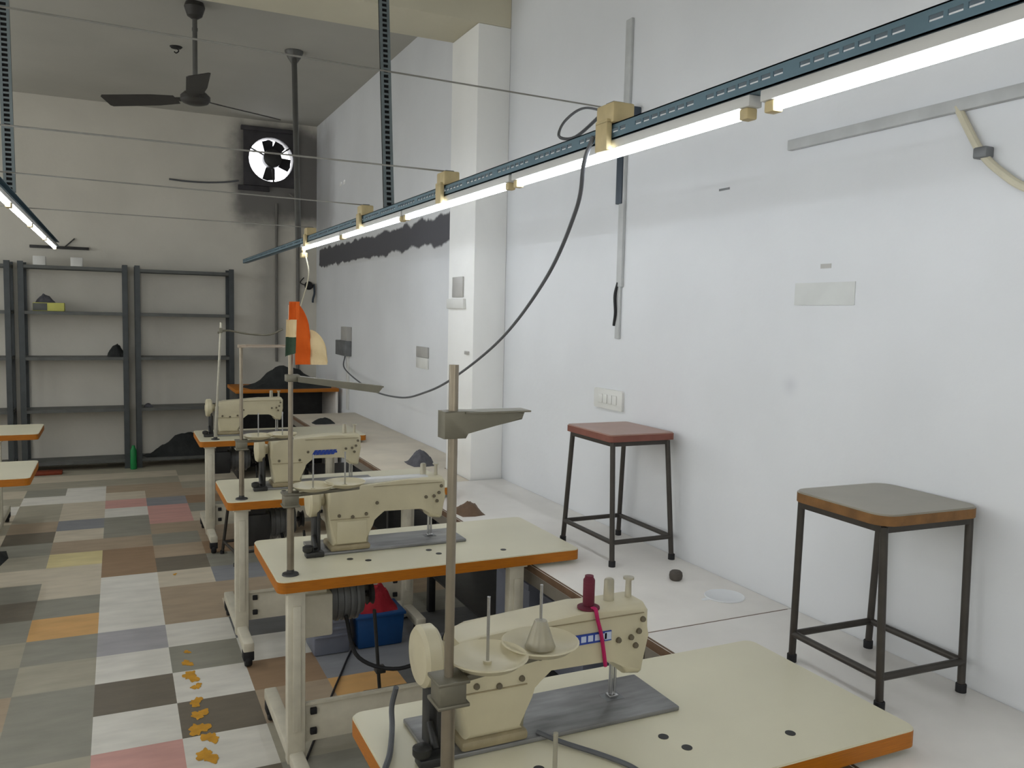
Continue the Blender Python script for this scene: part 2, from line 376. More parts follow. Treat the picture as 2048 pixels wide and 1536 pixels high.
# ------------------------------------------------------------------ sewing tables
TW, TD, TZ = 1.2, .58, .76
def make_table(label):
    t = thing('sewing_table', label, 'sewing table', (0, 0, 0), 0, 'cream sewing tables with orange wooden edges')
    b = MB(); fs = b.prism(rrect(0, TW, 0, TD, .03), TZ - .042, TZ, 'XY', 0)
    for f in b.b.faces:
        f.normal_update(); f.material_index = 0 if abs(f.normal.z) > .9 else 1
    es = [e for e in b.b.edges if all(v.co.z > TZ - 1e-4 for v in e.verts)]
    bmesh.ops.bevel(b.b, geom=es, offset=.003, segments=2, affect='EDGES')
    top = b.build('tabletop', ['lam', 'edge'], t)
    b = MB()
    for x, y in ((.3, .19), (.36, .15), (.62, .2), (.64, .14), (.9, .1)):
        b.cyl((x, y, TZ - .002), (x, y, TZ + .0012), .012, seg=16)
    b.build('grommet', 'dark', top)
    for x in (.07, .93):
        b = MB(); b.box(x - .032, x + .032, .03, .075, .08, TZ - .042, .006)
        b.box(x - .014, x + .014, .022, .03, .2, TZ - .1, .002)
        b.box(x - .04, x + .04, .02, .5, TZ - .054, TZ - .042)
        lg = b.build('leg', 'leg', t)
        b = MB(); b.bar((x, -.2, .1), (x, .6, .1), .05, .045, bev=.006); b.build('foot', 'leg', lg)
        for y in (-.17, .56):
            b = MB(); b.box(x - .025, x + .025, y - .03, y + .03, .035, .08, .005)
            b.lathe([(0, -.016), (.03, -.016), (.034, -.01), (.034, .01), (.03, .016), (0, .016)], (x, y, .034), 'X', 18)
            b.build('caster', 'black', lg)
    b = MB(); b.box(.102, .898, .06, .066, .14, .29, .001); b.box(.102, .898, .05, .06, .28, .29)
    cp = b.build('cross_panel', 'leg', t)
    for x in (.135, .865):
        for z in (.18, .255):
            b = MB(); b.box(x - .012, x + .012, .046, .06, z - .012, z + .012, .003); b.build('bolt', 'black', cp)
    b = MB()     # clutch motor on its bracket
    b.lathe([(0, -.1), (.05, -.1), (.075, -.085), (.085, -.05), (.085, .05), (.07, .08), (0, .085)], (.3, .33, .57), 'X', 24)
    for i in range(5): b.lathe([(.084, -.006), (.092, -.005), (.092, .005), (.084, .006)], (.25 + .025 * i, .33, .57), 'X', 24)
    b.box(.26, .34, .29, .37, .63, TZ - .042, .004)
    mo = b.build('motor', 'cast', t)
    b = MB(); b.lathe([(0, -.012), (.045, -.012), (.035, 0), (.045, .012), (0, .012)], (.415, .33, .57), 'X', 22)
    b.cyl((.38, .33, .57), (.41, .33, .57), .012); b.build('pulley', 'dark', mo)
    b = MB(); b.box(.1, .22, .12, .3, .5, .66, .008); b.box(.12, .2, .14, .28, .66, TZ - .042)
    b.build('control_box', 'leg', t)
    b = MB(); b.box(.42, .74, .2, .44, .09, .115, .006); b.box(.3, .36, .28, .32, .1, .13); b.cyl((.1, .3, .1), (.9, .3, .1), .012)
    b.build('treadle', 'dark', t)
    b = MB(); b.cyl((.45, .27, .115), (.42, .27, .52), .007); b.box(.425, .465, .25, .29, .26, .285, .004)
    b.build('treadle_rod', 'dark', t)
    b = MB(); b.tube(bez([(.3, .25, .52), (.33, .16, .38), (.5, .12, .33), (.68, .16, .42), (.72, .2, TZ - .045)], 8), .008, 8)
    b.build('motor_cable', 'black', t)
    return t
t4 = make_table('nearest cream sewing table, its machine carrying a maroon thread tube')
t4.location = (.48, 1.285, 0)
t3 = dup(t4, (.488, 2.88, 0), 'second nearest cream sewing table, with the flagged thread stand at its corner')
t2 = dup(t4, (.472, 4.19, 0), 'third cream sewing table, its machine bearing a blue mark, half hidden')
t1 = dup(t4, (.515, 6.2, 0), 'farthest cream sewing table of the right row, near the far counter')
for t in (t1, t2):
    for c in t.children:
        if c.name.startswith('control_box'): c.data = c.data.copy(); c.data.materials[0] = M['dark']
l1 = dup(t4, (-1.73, 6.9, 0), 'bare cream sewing table end at left edge, closer to the dark racks')
l2 = dup(t4, (-1.64, 5.15, 0), 'bare cream sewing table end at left edge, closer to the camera')

# ------------------------------------------------------------------ sewing machines
def make_machine(label):
    t = thing('sewing_machine', label, 'sewing machine', (0, 0, 0), 0, 'cream lockstitch machines on the right row of tables')
    b = MB(); b.box(-.07, .56, -.006, .19, 0, .011, .003); b.mi = 1; b.box(.41, .46, .08, .12, .0105, .0118, .0006)
    bed = b.build('bed', ['bed', 'cast'], t)
    P = [(.006, .03), (.148, .03), (.15, .105), (.158, .13), (.178, .148), (.21, .155), (.36, .166), (.38, .16), (.395, .135), (.405, .112), (.445, .106), (.455, .112), (.466, .2), (.468, .258), (.455, .277), (.3, .274), (.04, .256), (-.008, .248), (-.014, .228), (-.012, .17)]
    b = MB(); b.prism(P, .0, .1, 'XZ', .014, seg=3)
    body = b.build('body', 'mach', t)
    b = MB(); b.box(-.004, .154, -.008, .13, .011, .034, .008); b.build('base_pad', 'machd', t)
    b = MB(); b.box(-.004, .15, -.003, .003, .1345, .137); b.box(.165, .45, -.003, .003, .2548, .2566)
    b.build('seam', 'machd', body)
    for x, z in ((.03, .15), (.083, .142), (.137, .15), (.383, .199), (.417, .201), (.43, .18), (.438, .213), (.448, .24), (.18, .19)):
        b = MB(); b.lathe([(0, -.006), (.006, -.006), (.007, -.003), (.007, .004)], (x, .0, z), 'Y', 12); b.build('screw', 'screw', body)
    b = MB()
    b.lathe([(0, -.04), (.02, -.04), (.03, -.036), (.058, -.034), (.066, -.026), (.066, .0), (.058, .008), (.03, .006), (.024, .03), (0, .03)], (-.045, .07, .205), 'X', 30)
    b.build('handwheel', 'mach', t)
    b = MB(); b.box(-.06, -.03, .045, .095, .0, .15, .008); b.tube([(-.045, .02, .2), (-.045, .02, -.0)], .006, 8); b.build('belt_guard', 'dark', t)
    b = MB(); b.cyl((.43, .1, .02), (.43, .1, .12), .005); b.cyl((.442, .1, .02), (.442, .1, .12), .004)
    b.box(.424, .448, .09, .112, .012, .018, .001); b.build('needle_bar', 'chrome', t)
    b = MB(); b.tube(bez([(.46, .1, .16), (.48, .12, .15), (.49, .15, .14), (.485, .19, .115)], 6), .007, 8); b.build('presser_lever', 'dark', t)
    b = MB(); b.lathe([(0, 0), (.016, 0), (.02, .006), (.02, .02), (.01, .026), (0, .026)], (-.09, .0, .02), 'Z', 18)
    b.box(-.1, -.03, -.02, .02, .0, .02, .004); b.cyl((-.06, .0, .03), (-.06, .04, .07), .008); b.build('bobbin_winder', 'dark', t)
    b = MB(); b.lathe([(0, .274), (.013, .274), (.012, .322), (.009, .327), (0, .327)], (.388, .055, 0), 'Z', 16); b.build('thread_post', 'trans', t)
    b = MB(); b.lathe([(0, .274), (.008, .274), (.007, .317), (.013, .319), (.013, .324), (0, .325)], (.443, .056, 0), 'Z', 16); b.build('thread_post', 'trans', t)
    return t
m4 = make_machine('nearest cream sewing machine with maroon thread tube and blue sticker on its arm')
m4.location = (.65, 1.58, TZ + .0006)
m3 = dup(m4, (.735, 3.15, TZ + .0006), 'cream sewing machine on the table carrying the flagged thread stand')
m2 = dup(m4, (.725, 4.42, TZ + .0006), 'cream sewing machine with a slanted blue mark on its arm')
m1 = dup(m4, (.66, 6.42, TZ + .0006), 'farthest cream sewing machine, below the wooden-edged counter')
# printed stickers (parts)
b = MB(); b.box(.258, .362, -.0036, -.0004, .203, .226); b.mi = 1
for i in range(4): b.box(.282 + i * .018, .295 + i * .018, -.0042, -.0034, .208, .222)
b.box(.344, .361, -.0042, -.0034, .206, .224)
tag(b.build('sticker', ['stickb', 'stickw'], m4), 'blue and white printed sticker', None)
b = MB()
for i in range(6): b.hexa([(.2 + .02 * i, -.003, .172), (.217 + .02 * i, -.003, .172), (.217 + .02 * i, 0, .172), (.2 + .02 * i, 0, .172), (.216 + .02 * i, -.003, .198), (.233 + .02 * i, -.003, .198), (.233 + .02 * i, 0, .198), (.216 + .02 * i, 0, .198)])
b.box(.215, .335, -.0025, 0, .18, .19)
tag(b.build('sticker', 'stickb', m2), 'slanted blue lettering mark', None)
b = MB(); b.box(.022, .138, -.004, .001, .04, .126, .0015); b.build('pillar_panel', 'mach', m3)
b = MB(); b.box(.04, .4, .02, .07, .262, .282, .006); tag(b.build('arm_cover', 'whitebox', m3), 'white strip along the arm top', None)
# thread tube on machine arm with its cord
b = MB(); b.lathe([(0, 0), (.026, 0), (.026, .004), (.011, .006), (.0135, .01), (.0135, .066), (.010, .072), (.010, .076), (0, .076)], (0, 0, 0), 'Z', 20)
tt = tag(b.build('thread_tube', 'maroon', None, (.966, 1.606, TZ + .2755)), 'maroon thread tube with a magenta cord, standing on the nearest sewing machine arm', 'thread')
b = MB(); b.tube([Vector(p) - tt.location for p in bez([(.966, 1.592, 1.038), (.968, 1.578, 1.041), (.97, 1.571, 1.02), (.98, 1.57, .985), (.99, 1.572, .94), (.998, 1.576, .905)], 8)], .0045, 8)
tag(b.build('cord', 'magenta', tt), 'hanging magenta cord', None)

# ------------------------------------------------------------------ thread stands
def make_stand(name, label, top, trays=True):
    t = thing(name, label, 'thread stand', (0, 0, 0), 0, 'steel thread stands on the right row of tables')
    b = MB(); b.cyl((0, 0, 0), (0, 0, .24), .0125); b.cyl((0, 0, .24), (0, 0, top), .0085); b.build('pole', 'pole' if trays else 'polel', t)
    b = MB(); b.lathe([(0, 0), (.03, 0), (.028, .006), (.014, .01), (.0125, .02)], (0, 0, 0), 'Z', 18); b.build('base_nut', 'dark', t)
    if trays:
        b = MB(); b.box(-.026, .026, -.026, .026, .25, .295, .006); b.box(-.03, .03, -.03, .03, .29, .297, .002); b.box(-.03, .03, -.03, .03, .248, .255, .002)
        cl = b.build('clamp', 'bracket', t)
        b = MB(); b.bar((0, 0, .286), (.26, .055, .286), .018, .012, bev=.002); b.build('spool_bar', 'bracket', t)
        for x, y in ((.083, .018), (.205, .044)):
            b = MB(); b.lathe([(0, .0), (.03, 0), (.06, .008), (.073, .019), (.076, .021), (.073, .023), (.059, .013), (.03, .006), (.008, .006), (.008, .012), (0, .012)], (x, y, .293), 'Z', 32)
            tr = b.build('spool_tray', 'mach', t)
            b = MB(); b.cyl((x, y, .3), (x, y, .425), .003); b.build('spool_pin', 'chrome', tr)
    return t
s4 = make_stand('thread_stand', 'tall thread stand rising in the foreground, topped by a grey tapered bracket', .852)
s4.location = (.525, 1.345, TZ)
b = MB(); b.prism([(-.022, .725), (-.022, .772), (.02, .772), (.13, .768), (.125, .755), (.02, .735), (.018, .725)], -.018, .018, 'XZ', .002)
b.box(.015, .14, -.022, .022, .768, .771); b.build('guide_arm', 'bracket', s4)
tr = [c for c in s4.children if c.name.startswith('spool_tray')][1]
b = MB(); b.lathe([(0, .062), (.012, .062), (.03, .01), (.029, .01), (.011, .06), (0, .06)], (.205, .044, .293), 'Z', 12)
tag(b.build('cone_holder', 'trans', tr), 'cloudy ribbed plastic cone holder', None)
s3 = make_stand('thread_stand', 'thin thread stand with the orange, cream and green flag at its top', .955)
s3.location = (.545, 2.96, TZ)
b = MB(); b.hexa([(.02, -.03, .705), (.33, -.02, .665), (.33, .02, .665), (.02, .03, .705), (.02, -.03, .71), (.33, -.02, .67), (.33, .02, .67), (.02, .03, .71)])
b.hexa([(.02, -.031, .69), (.31, -.021, .645), (.31, -.018, .645), (.02, -.028, .69), (.02, -.031, .71), (.33, -.021, .67), (.33, -.018, .67), (.02, -.028, .71)])
b.box(-.018, .03, -.018, .018, .69, .715, .003); b.build('guide_arm', 'bracket', s3)
s2 = make_stand('thread_stand', 'thread stand with a flat pinkish guide tray, on the third sewing table', .765, True)
s2.location = (.545, 4.25, TZ)
b = MB(); b.prism([(0, -.05), (.19, -.05), (.24, .05), (0, .05)], .753, .757, 'XY'); b.box(0, .24, .047, .05, .757, .763); b.box(-.015, .02, -.015, .015, .75, .765, .002)
tag(b.build('guide_arm', mat('pinkish_tray', (172, 156, 138), .5), s2), 'flat pinkish guide tray', None)
s1 = make_stand('thread_stand', 'pale leaning thread stand on the farthest sewing table', .84, False)
s1.location = (.625, 6.27, TZ); s1.rotation_euler = (0, radians(3), 0)
b = MB(); b.tube(bez([(-.02, 0, .765), (.05, 0, .785), (.2, 0, .77), (.34, 0, .775), (.43, 0, .82)], 8), .007, 8); b.box(-.012, .012, -.012, .012, .765, .8, .002)
b.build('guide_arm', 'bracket', s1)
# flag on stand 3
fl = thing('flag', 'small drooping orange, cream and green flag on a thread stand top', 'flag', (.545, 2.96, TZ + .8))
def drape(pts_fn, nu, nv, th=.002):
    b = MB(); G = [[None] * (nv + 1) for _ in range(nu + 1)]; G2 = [[None] * (nv + 1) for _ in range(nu + 1)]
    for i in range(nu + 1):
        for j in range(nv + 1):
            p = Vector(pts_fn(i / nu, j / nv)); G[i][j] = b.b.verts.new(p); G2[i][j] = b.b.verts.new(p + Vector((0, th, 0)))
    for i in range(nu):
        for j in range(nv):
            b.b.faces.new((G[i][j], G[i + 1][j], G[i + 1][j + 1], G[i][j + 1])); b.b.faces.new((G2[i][j], G2[i][j + 1], G2[i + 1][j + 1], G2[i + 1][j]))
    for i in range(nu):
        for j in (0, nv):
            b.b.faces.new((G[i][j], G[i + 1][j], G2[i + 1][j], G2[i][j]))
    for j in range(nv):
        for i in (0, nu):
            b.b.faces.new((G[i][j], G[i][j + 1], G2[i][j + 1], G2[i][j]))
    return b
# hoist end: three short bands stacked on the pole
for z0, z1, mt, xo in ((.105, .168, 'orange', .004), (.045, .106, 'cream', -.004), (-.01, .046, 'green', -.004)):
    b = drape(lambda u, v: (-.012 + xo + .034 * u + (.168 - (z0 + (z1 - z0) * v)) * -.03, -.018 + .008 * sin(u * 5), z0 + (z1 - z0) * v - .012 * (1 - u) * (mt == 'green') * (1 - v)), 6, 4)
    b.build('hoist_band', mt, fl)
for xa, xb, mt, zt, zr in ((.012, .064, 'orange', .165, .045), (.064, .122, 'cream', .072, -.03)):   # drooping fly, rounded upper edges
    def fly(u, v):
        top = zr + (zt - zr) * math.sqrt(max(0, 1 - (u ** 1.7)))
        return (xa + (xb - xa) * u, -.022 + .012 * sin(u * 3 + (mt == 'cream') * 2.6) + .004 * sin(9 * v), -.05 + (top + .05) * v)
    b = drape(fly, 12, 10); b.build('fly_band', mt, fl)

# ------------------------------------------------------------------ stools
def make_stool(label, loc, sx, sy, h, top, edge, fx, fy, rz=0, rad=.05, zs=.085):
    t = thing('stool', label, 'stool', loc, rz)
    b = MB(); b.prism(rrect(-sx / 2, sx / 2, -sy / 2, sy / 2, rad), h - .03, h, 'XY', 0)
    for f in b.b.faces:
        f.normal_update(); f.material_index = 0 if f.normal.z > .9 or f.normal.z < -.9 else 1
    es = [e for e in b.b.edges if all(v.co.z > h - 1e-4 for v in e.verts)]
    bmesh.ops.bevel(b.b, geom=es, offset=.004, segments=2, affect='EDGES')
    b.build('seat', [top, edge], t)
    tx, ty = sx / 2 - .025, sy / 2 - .025
    b = MB()
    for a, c in (((-tx, -ty), (tx, -ty)), ((tx, -ty), (tx, ty)), ((tx, ty), (-tx, ty)), ((-tx, ty), (-tx, -ty))):
        b.bar((a[0], a[1], h - .04), (c[0], c[1], h - .04), .018, .02)
    b.build('seat_frame', 'stoolleg', t)
    Z = zs; q = lambda s1, s2, z: (s1 * (fx + (tx - fx) * z / h), s2 * (fy + (ty - fy) * z / h), z)
    for s1 in (-1, 1):
        for s2 in (-1, 1):
            b = MB(); b.tube([q(s1, s2, 0), q(s1, s2, h - .035)], .0105, 12); lg = b.build('leg', 'stoolleg', t)
            b = MB(); p = q(s1, s2, 0); b.lathe([(0, -.0), (.014, -.0), (.014, .022), (.0118, .024)], p, 'Z', 14); b.build('foot_cap', 'black', lg)
    for a, c in (((-1, -1), (1, -1)), ((1, -1), (1, 1)), ((1, 1), (-1, 1)), ((-1, 1), (-1, -1))):
        b = MB(); b.tube([q(a[0], a[1], Z), q(c[0], c[1], Z)], .01, 12); b.build('stretcher', 'stoolleg', t)
    return t
make_stool('stool with a red-brown seat standing on the wall bench', (1.93, 3.0, .7), .315, .37, .53, 'seatr', 'seatre', .145, .205, rad=.02, zs=.095)
make_stool('stool with grey seat and worn wooden rim, largest, standing on the near bench', (1.93, 1.635, .7), .362, .345, .515, 'seatg', 'seatge', .15, .162, radians(-2), rad=.05, zs=.085)
make_stool('dark stool on the floor, mostly hidden behind the third sewing table', (.83, 5.85, 0), .3, .3, .46, 'seatg', 'seatge', .17, .17, radians(8))

# ------------------------------------------------------------------ small things on the bench
b = MB(); b.lathe([(0, 0), (.018, 0), (.024, .006), (.026, .018), (.024, .03), (.018, .036), (0, .036)], (0, 0, 0), 'Z', 24)
tag(b.build('thread_roll', 'ball', None, (1.925, 2.56, .7)), 'small dark brown roll on the bench near the red-brown stool', 'roll')
b = MB(); b.lathe([(0, .003), (.066, .003), (.07, .0055), (.072, .003), (.07, 0), (0, 0)], (0, 0, 0), 'Z', 40)
b.prism([(-.06, .02), (-.06, -.012), (-.1, -.004), (-.1, .004)], 0, .002, 'XY')
tag(b.build('plate', 'lid', None, (1.975, 2.335, .7)), 'flat round white plastic plate lying on the bench', 'plate')
def heap(name, label, cat, mt, x0, x1, y0, y1, z, h, seed, group=None, n=22, peaks=None):
    rnd = random.Random(seed); pk = peaks or [(rnd.uniform(.2, .8), rnd.uniform(.3, .7), rnd.uniform(.5, 1), rnd.uniform(.12, .25)) for _ in range(7)]
    b = MB(); V = []
    for i in range(n + 1):
        row = []
        for j in range(n + 1):
            u, v = i / n, j / n
            e = (sin(pi * u) * sin(pi * v)) ** .6 if 0 < u < 1 and 0 < v < 1 else 0
            k = sum(q[2] * math.exp(-((u - q[0]) ** 2 + (v - q[1]) ** 2) / (2 * q[3] ** 2)) for q in pk)
            f = noise.fractal(Vector((u * 4 + seed, v * 4, seed * .7)), .9, 2.1, 4)
            k = (1.25 * (1 - math.exp(-k)) + .3 * abs(f) + .12 * f) * e
            row.append(b.b.verts.new(((x1 - x0) * (u - .5) * (1 - .25 * abs(v - .5)), (y1 - y0) * (v - .5) * (1 - .25 * abs(u - .5)), max(0, k * h))))
        V.append(row)
    for i in range(n):
        for j in range(n): b.b.faces.new((V[i][j], V[i + 1][j], V[i + 1][j + 1], V[i][j + 1]))
    rim = [V[i][0] for i in range(n)] + [V[n][j] for j in range(n)] + [V[i][n] for i in range(n, 0, -1)] + [V[0][j] for j in range(n, 0, -1)]
    b.b.faces.new(rim[::-1])
    o = b.build(name, mt, None, ((x0 + x1) / 2, (y0 + y1) / 2, z)); return tag(o, label, cat, group)
heap('cloth_scrap', 'crumpled blue-grey cloth scrap on the bench beside the pillar', 'cloth', 'cloth2', 1.72, 1.9, 5.1, 5.35, .7, .07, 3)
heap('cloth_scrap', 'small brown cloth scrap at the bench edge by the third table', 'cloth', 'bedge', 1.52, 1.66, 3.75, 3.95, .7, .04, 5)
heap('cloth_scrap', 'dark scrap lying on the far bench behind the farthest table', 'cloth', 'cloth', 1.55, 1.75, 7.3, 7.5, .7, .035, 6)

# ------------------------------------------------------------------ far counter with cloth
ct = thing('counter', 'wooden-edged counter at the far wall, heaped with black cloth', 'counter', (1.05, 8.6, 0))
b = MB(); b.box(0, 1.03, 0, .7, .86, .895, .003); b.build('counter_top', 'edge', ct)
b = MB(); b.box(1.0, 1.025, .02, .68, 0, .86, .002); b.build('side_panel', 'lam2', ct)
b = MB(); b.box(.02, .045, .02, .68, 0, .86, .002); b.build('side_panel', 'dark', ct)
b = MB(); b.box(.045, 1.0, .66, .68, 0, .86); b.build('back_panel', 'dark', ct)
b = MB(); b.box(.045, 1.0, .03, .66, .3, .32); b.build('shelf', 'dark', ct)
heap('cloth_heap', 'large crumpled black cloth heaped on the far counter', 'cloth', 'cloth', 1.15, 2.07, 8.62, 9.2, .895, .2, 8, peaks=[(.4, .5, 1.15, .09), (.3, .5, .4, .15), (.6, .5, .6, .12), (.75, .5, .3, .2), (.5, .4, .4, .12), (.9, .5, .25, .1)])

# ------------------------------------------------------------------ racks at the far wall
def make_rack(label, x):
    t = thing('storage_rack', label, 'rack', (x, 9.56, 0), 0, 'dark steel storage racks along the far wall')
    w, d, h = .985, .32, 2.12
    for px, sx in ((0, 1), (w, -1)):
        for py, sy in ((0, 1), (d, -1)):
            b = MB(); b.box(px, px + sx * .052, py, py + sy * .003, 0, h); b.box(px, px + sx * .003, py, py + sy * .038, 0, h)
            b.build('post', 'rack', t)
    for z in (.1, .635, 1.17, 1.63, 2.085):
        b = MB(); b.box(.004, w - .004, .004, d - .004, z - .004, z); b.box(.004, w - .004, .004, .007, z - .032, z); b.box(.004, w - .004, d - .007, d - .004, z - .032, z)
        b.box(.004, .007, .004, d - .004, z - .032, z); b.box(w - .007, w - .004, .004, d - .004, z - .032, z)
        b.build('shelf', 'shelf', t)
    return t
rk = make_rack('dark steel rack holding the pale yellow box on its second shelf', -.88)
dup(rk, (.17, 9.56, 0), 'rightmost dark steel rack, black cloth on its bottom shelf')
dup(rk, (-1.93, 9.56, 0), 'dark steel rack cut off by the left edge of the photo')
b = MB(); b.box(-.14, .14, -.07, .07, 0, .085, .006); b.mi = 1; b.box(-.14, -.01, -.072, .072, .004, .08, .002)
tag(b.build('carton', ['yellow', 'shelf'], None, (-.62, 9.68, 1.6305)), 'pale yellow box on the second shelf of the middle rack', 'box')
heap('bag', 'small crumpled dark bag on top of the pale yellow box', 'bag', 'cloth2', -.74, -.56, 9.62, 9.74, 1.716, .06, 9)
heap('cloth_scrap', 'black cloth corner drooping on the third shelf of the middle rack', 'cloth', 'cloth', -.1, .1, 9.57, 9.8, 1.171, .1, 12)
heap('cloth_heap', 'dark cloth heap on the bottom shelf of the rightmost rack', 'cloth', 'cloth', .22, .95, 9.58, 9.85, .101, .2, 15)
heap('cloth_scrap', 'tiny pale scrap on the fourth shelf of the rightmost rack', 'cloth', 'cloth2', .24, .34, 9.6, 9.7, .636, .03, 16)
for i, (x, lb) in enumerate(((-.69, 'small white block for a tube-end reflection at the top of the middle rack, left one'), (-.36, 'small white block for a tube-end reflection at the top of the middle rack, right one'))):
    b = MB(); b.box(-.055, .055, -.045, .045, 0, .09, .005); tag(b.build('white_block', 'whitebox', None, (x, 9.61, 2.0855)), lb, 'box', 'white blocks for tube-end reflections on the middle rack')  # white blocks stand in for ghost reflections of the tube ends
b = MB(); b.lathe([(0, 0), (.03, 0), (.032, .006), (.03, .2), (.018, .225), (.014, .25), (0, .25)], (0, 0, 0), 'Z', 18)
tag(b.build('bottle', 'greenp', None, (.135, 9.5, 0)), 'green bottle standing on the floor between the two racks', 'bottle')
b = MB(); b.box(-.14, .14, -.06, .06, 0, .035, .008); tag(b.build('dustpan', 'rust', None, (-.66, 9.45, 0)), 'rust red flat tray on the floor under the middle rack', 'tray')

heap('bag', 'black bag on the floor at left edge, between the two left tables', 'bag', 'cloth', -1.2, -.68, 6.15, 6.6, 0, .3, 31)
# ------------------------------------------------------------------ things under tables
b = MB(); X, Y, Z = .125, .1, .17
b.hexa([(-X + .01, -Y + .01, 0), (X - .01, -Y + .01, 0), (X - .01, Y - .01, 0), (-X + .01, Y - .01, 0), (-X, -Y, Z), (X, -Y, Z), (X, Y, Z), (-X, Y, Z)], .01)
b.box(-X - .006, X + .006, -Y - .006, Y + .006, Z - .012, Z + .004, .004)
tag(b.build('plastic_bin', 'blue', None, (1.19, 4.1, 0)), 'blue plastic bin on the floor under the third sewing table', 'bin')
heap('rag', 'red rag lying on the blue bin under the tables', 'rag', 'red', 1.08, 1.3, 4.02, 4.18, .1742, .1, 21)
b = MB(); b.box(-.09, .09, -.1, .1, 0, .22, .012); 
for i in range(3): b.box(-.085, .085, -.106, -.098, .09 + .035 * i, .102 + .035 * i, .002)
tag(b.build('plastic_crate', 'lilac', None, (.94, 4.1, 0)), 'grey-blue ribbed crate beside the blue bin', 'crate')
for y, lb in ((2.92, 'grey-blue box on the lower shelf under the bench by the red-brown stool'), (3.4, 'grey-blue box under the bench, farther from the camera')):
    b = MB(); b.box(-.16, .16, -.18, .18, 0, .3, .012); b.box(-.168, .168, -.188, .188, .27, .3, .005)
    tag(b.build('storage_box', 'lilac', None, (1.79, y, .2155)), lb, 'box', 'grey-blue boxes under the bench')
b = MB(); b.cyl((0, 0, 0), (0, 0, .1), .005); b.cyl((0, 0, 0), (0, 0, .006), .018)
tag(b.build('spool_pin', 'polel', None, (.79, 1.425, TZ)), 'short upright steel pin on the near edge of the nearest table', 'pin')
b = MB(); b.tube(bez([(.83, 1.585, .778), (.87, 1.54, .768), (.93, 1.45, .767), (.96, 1.38, .767), (.95, 1.3, .767), (.945, 1.277, .766), (.943, 1.268, .74), (.94, 1.266, .6)], 8), .0055, 8)
tag(b.build('power_cable', 'cable'), 'black cable curving over the nearest table from the machine base', 'cable')
b = MB(); b.tube(bez([(.555, 1.745, .86), (.55, 1.76, .81), (.545, 1.74, .778), (.528, 1.69, .768), (.505, 1.63, .768), (.478, 1.575, .768), (.468, 1.555, .745), (.464, 1.54, .6)], 8), .0065, 8)
tag(b.build('rubber_hose', 'cable'), 'grey hose curving from the nearest machine handwheel across its table', 'hose')
b = MB(); b.tube(bez([(.62, 3.05, .007), (.9, 3.7, .007), (1.1, 4.1, .007), (1.35, 4.3, .007), (1.5, 4.35, .007)], 8), .005, 6)
tag(b.build('floor_cable', 'black'), 'thin black cable trailing across the floor below the second table', 'cable')

# ------------------------------------------------------------------ light rails, tubes, hangers
def make_rail(label, x, y0, y1, zb, hangers, slots=True):
    t = thing('light_rail', label, 'light rail', (x, 0, zb))
    b = MB(); h = .041; w = .044; b.mi = 0
    b.box(-w / 2, -w / 2 + .003, y0, y1, 0, .017); b.box(-w / 2, -w / 2 + .003, y0, y1, .0275, h)
    b.box(-w / 2, w / 2, y0, y1, 0, .003); b.box(-w / 2, w / 2, y0, y1, h - .003, h)
    y = y0; n = 0
    while y < y1:
        g = .008 if n % 7 else .045
        b.box(-w / 2, -w / 2 + .003, y, min(y1, y + g), .017, .0275); y += g + .028; n += 1
    b.build('channel', 'rail', t, smooth=False)
    for (hy, hy2, wd) in hangers:
        z1 = ZC - zb; 
        b = MB(); b.hexa([(-wd / 2, hy, h), (wd / 2, hy, h), (wd / 2, hy + .012, h), (-wd / 2, hy + .012, h), (-wd / 2, hy2, z1), (wd / 2, hy2, z1), (wd / 2, hy2 + .012, z1), (-wd / 2, hy2 + .012, z1)], mi=1)
        N = 62
        def pt(x, f, o): return (x, hy + (hy2 - hy) * f + o, h + (z1 - h) * f)
        for xa, xb in ((-wd / 2, -wd / 2 + .014), (wd / 2 - .014, wd / 2)):
            b.hexa([pt(xa, 0, -.008), pt(xb, 0, -.008), pt(xb, 0, 0), pt(xa, 0, 0), pt(xa, 1, -.008), pt(xb, 1, -.008), pt(xb, 1, 0), pt(xa, 1, 0)], mi=0)
        for i in range(N + 1):
            f0 = i / N; f1 = min(1, f0 + .4 / N)
            b.hexa([pt(-wd / 2, f0, -.007), pt(wd / 2, f0, -.007), pt(wd / 2, f0, 0), pt(-wd / 2, f0, 0), pt(-wd / 2, f1, -.007), pt(wd / 2, f1, -.007), pt(wd / 2, f1, 0), pt(-wd / 2, f1, 0)], mi=0)
        tag(b.build('hanger', ['slot', 'slotd'], t, smooth=False), 'slotted steel hanging channel', None)
    return t
ZR = 2.179
rail = make_rail('long blue-grey slotted light rail crossing the photo from upper right', 1.24, -1.6, 9.33, ZR, ((4.11, 4.3, .052),))
lrail = make_rail('light rail at left edge, seen end on above the left tables', -.5, -1.0, 9.0, 2.242, ((5.17, 5.02, .055),))
b = MB(); b.tube([(.02, 6.53, .03), (.104, 7.16, ZC - ZR)], .022, 14); b.lathe([(.022, -.1), (.05, -.06), (.075, -.01), (.075, 0), (0, 0)], (.104, 7.16, ZC - ZR), 'Z', 20)
tag(b.build('hanger', 'rod', rail), 'grey pipe hanger with bell canopy', None)
def make_tube(label, group):
    t = thing('tube_light', label, 'tube light', (0, 0, 0), 0, group); L = 1.19
    b = MB(); b.box(-.018, .018, .0, L, .0105, .0345, .002); b.build('batten', 'batten', t)
    b = MB(); b.tube([(0, .035, 0), (0, L - .035, 0)], .0105, 20); b.build('tube', 'tube', t)
    for y in (.008, L - .036):
        b = MB(); b.box(-.014, .014, y, y + .028, -.014, .0105, .004); b.build('socket', 'socket', t)
    return t
GR = 'white tube lights along the right rail'
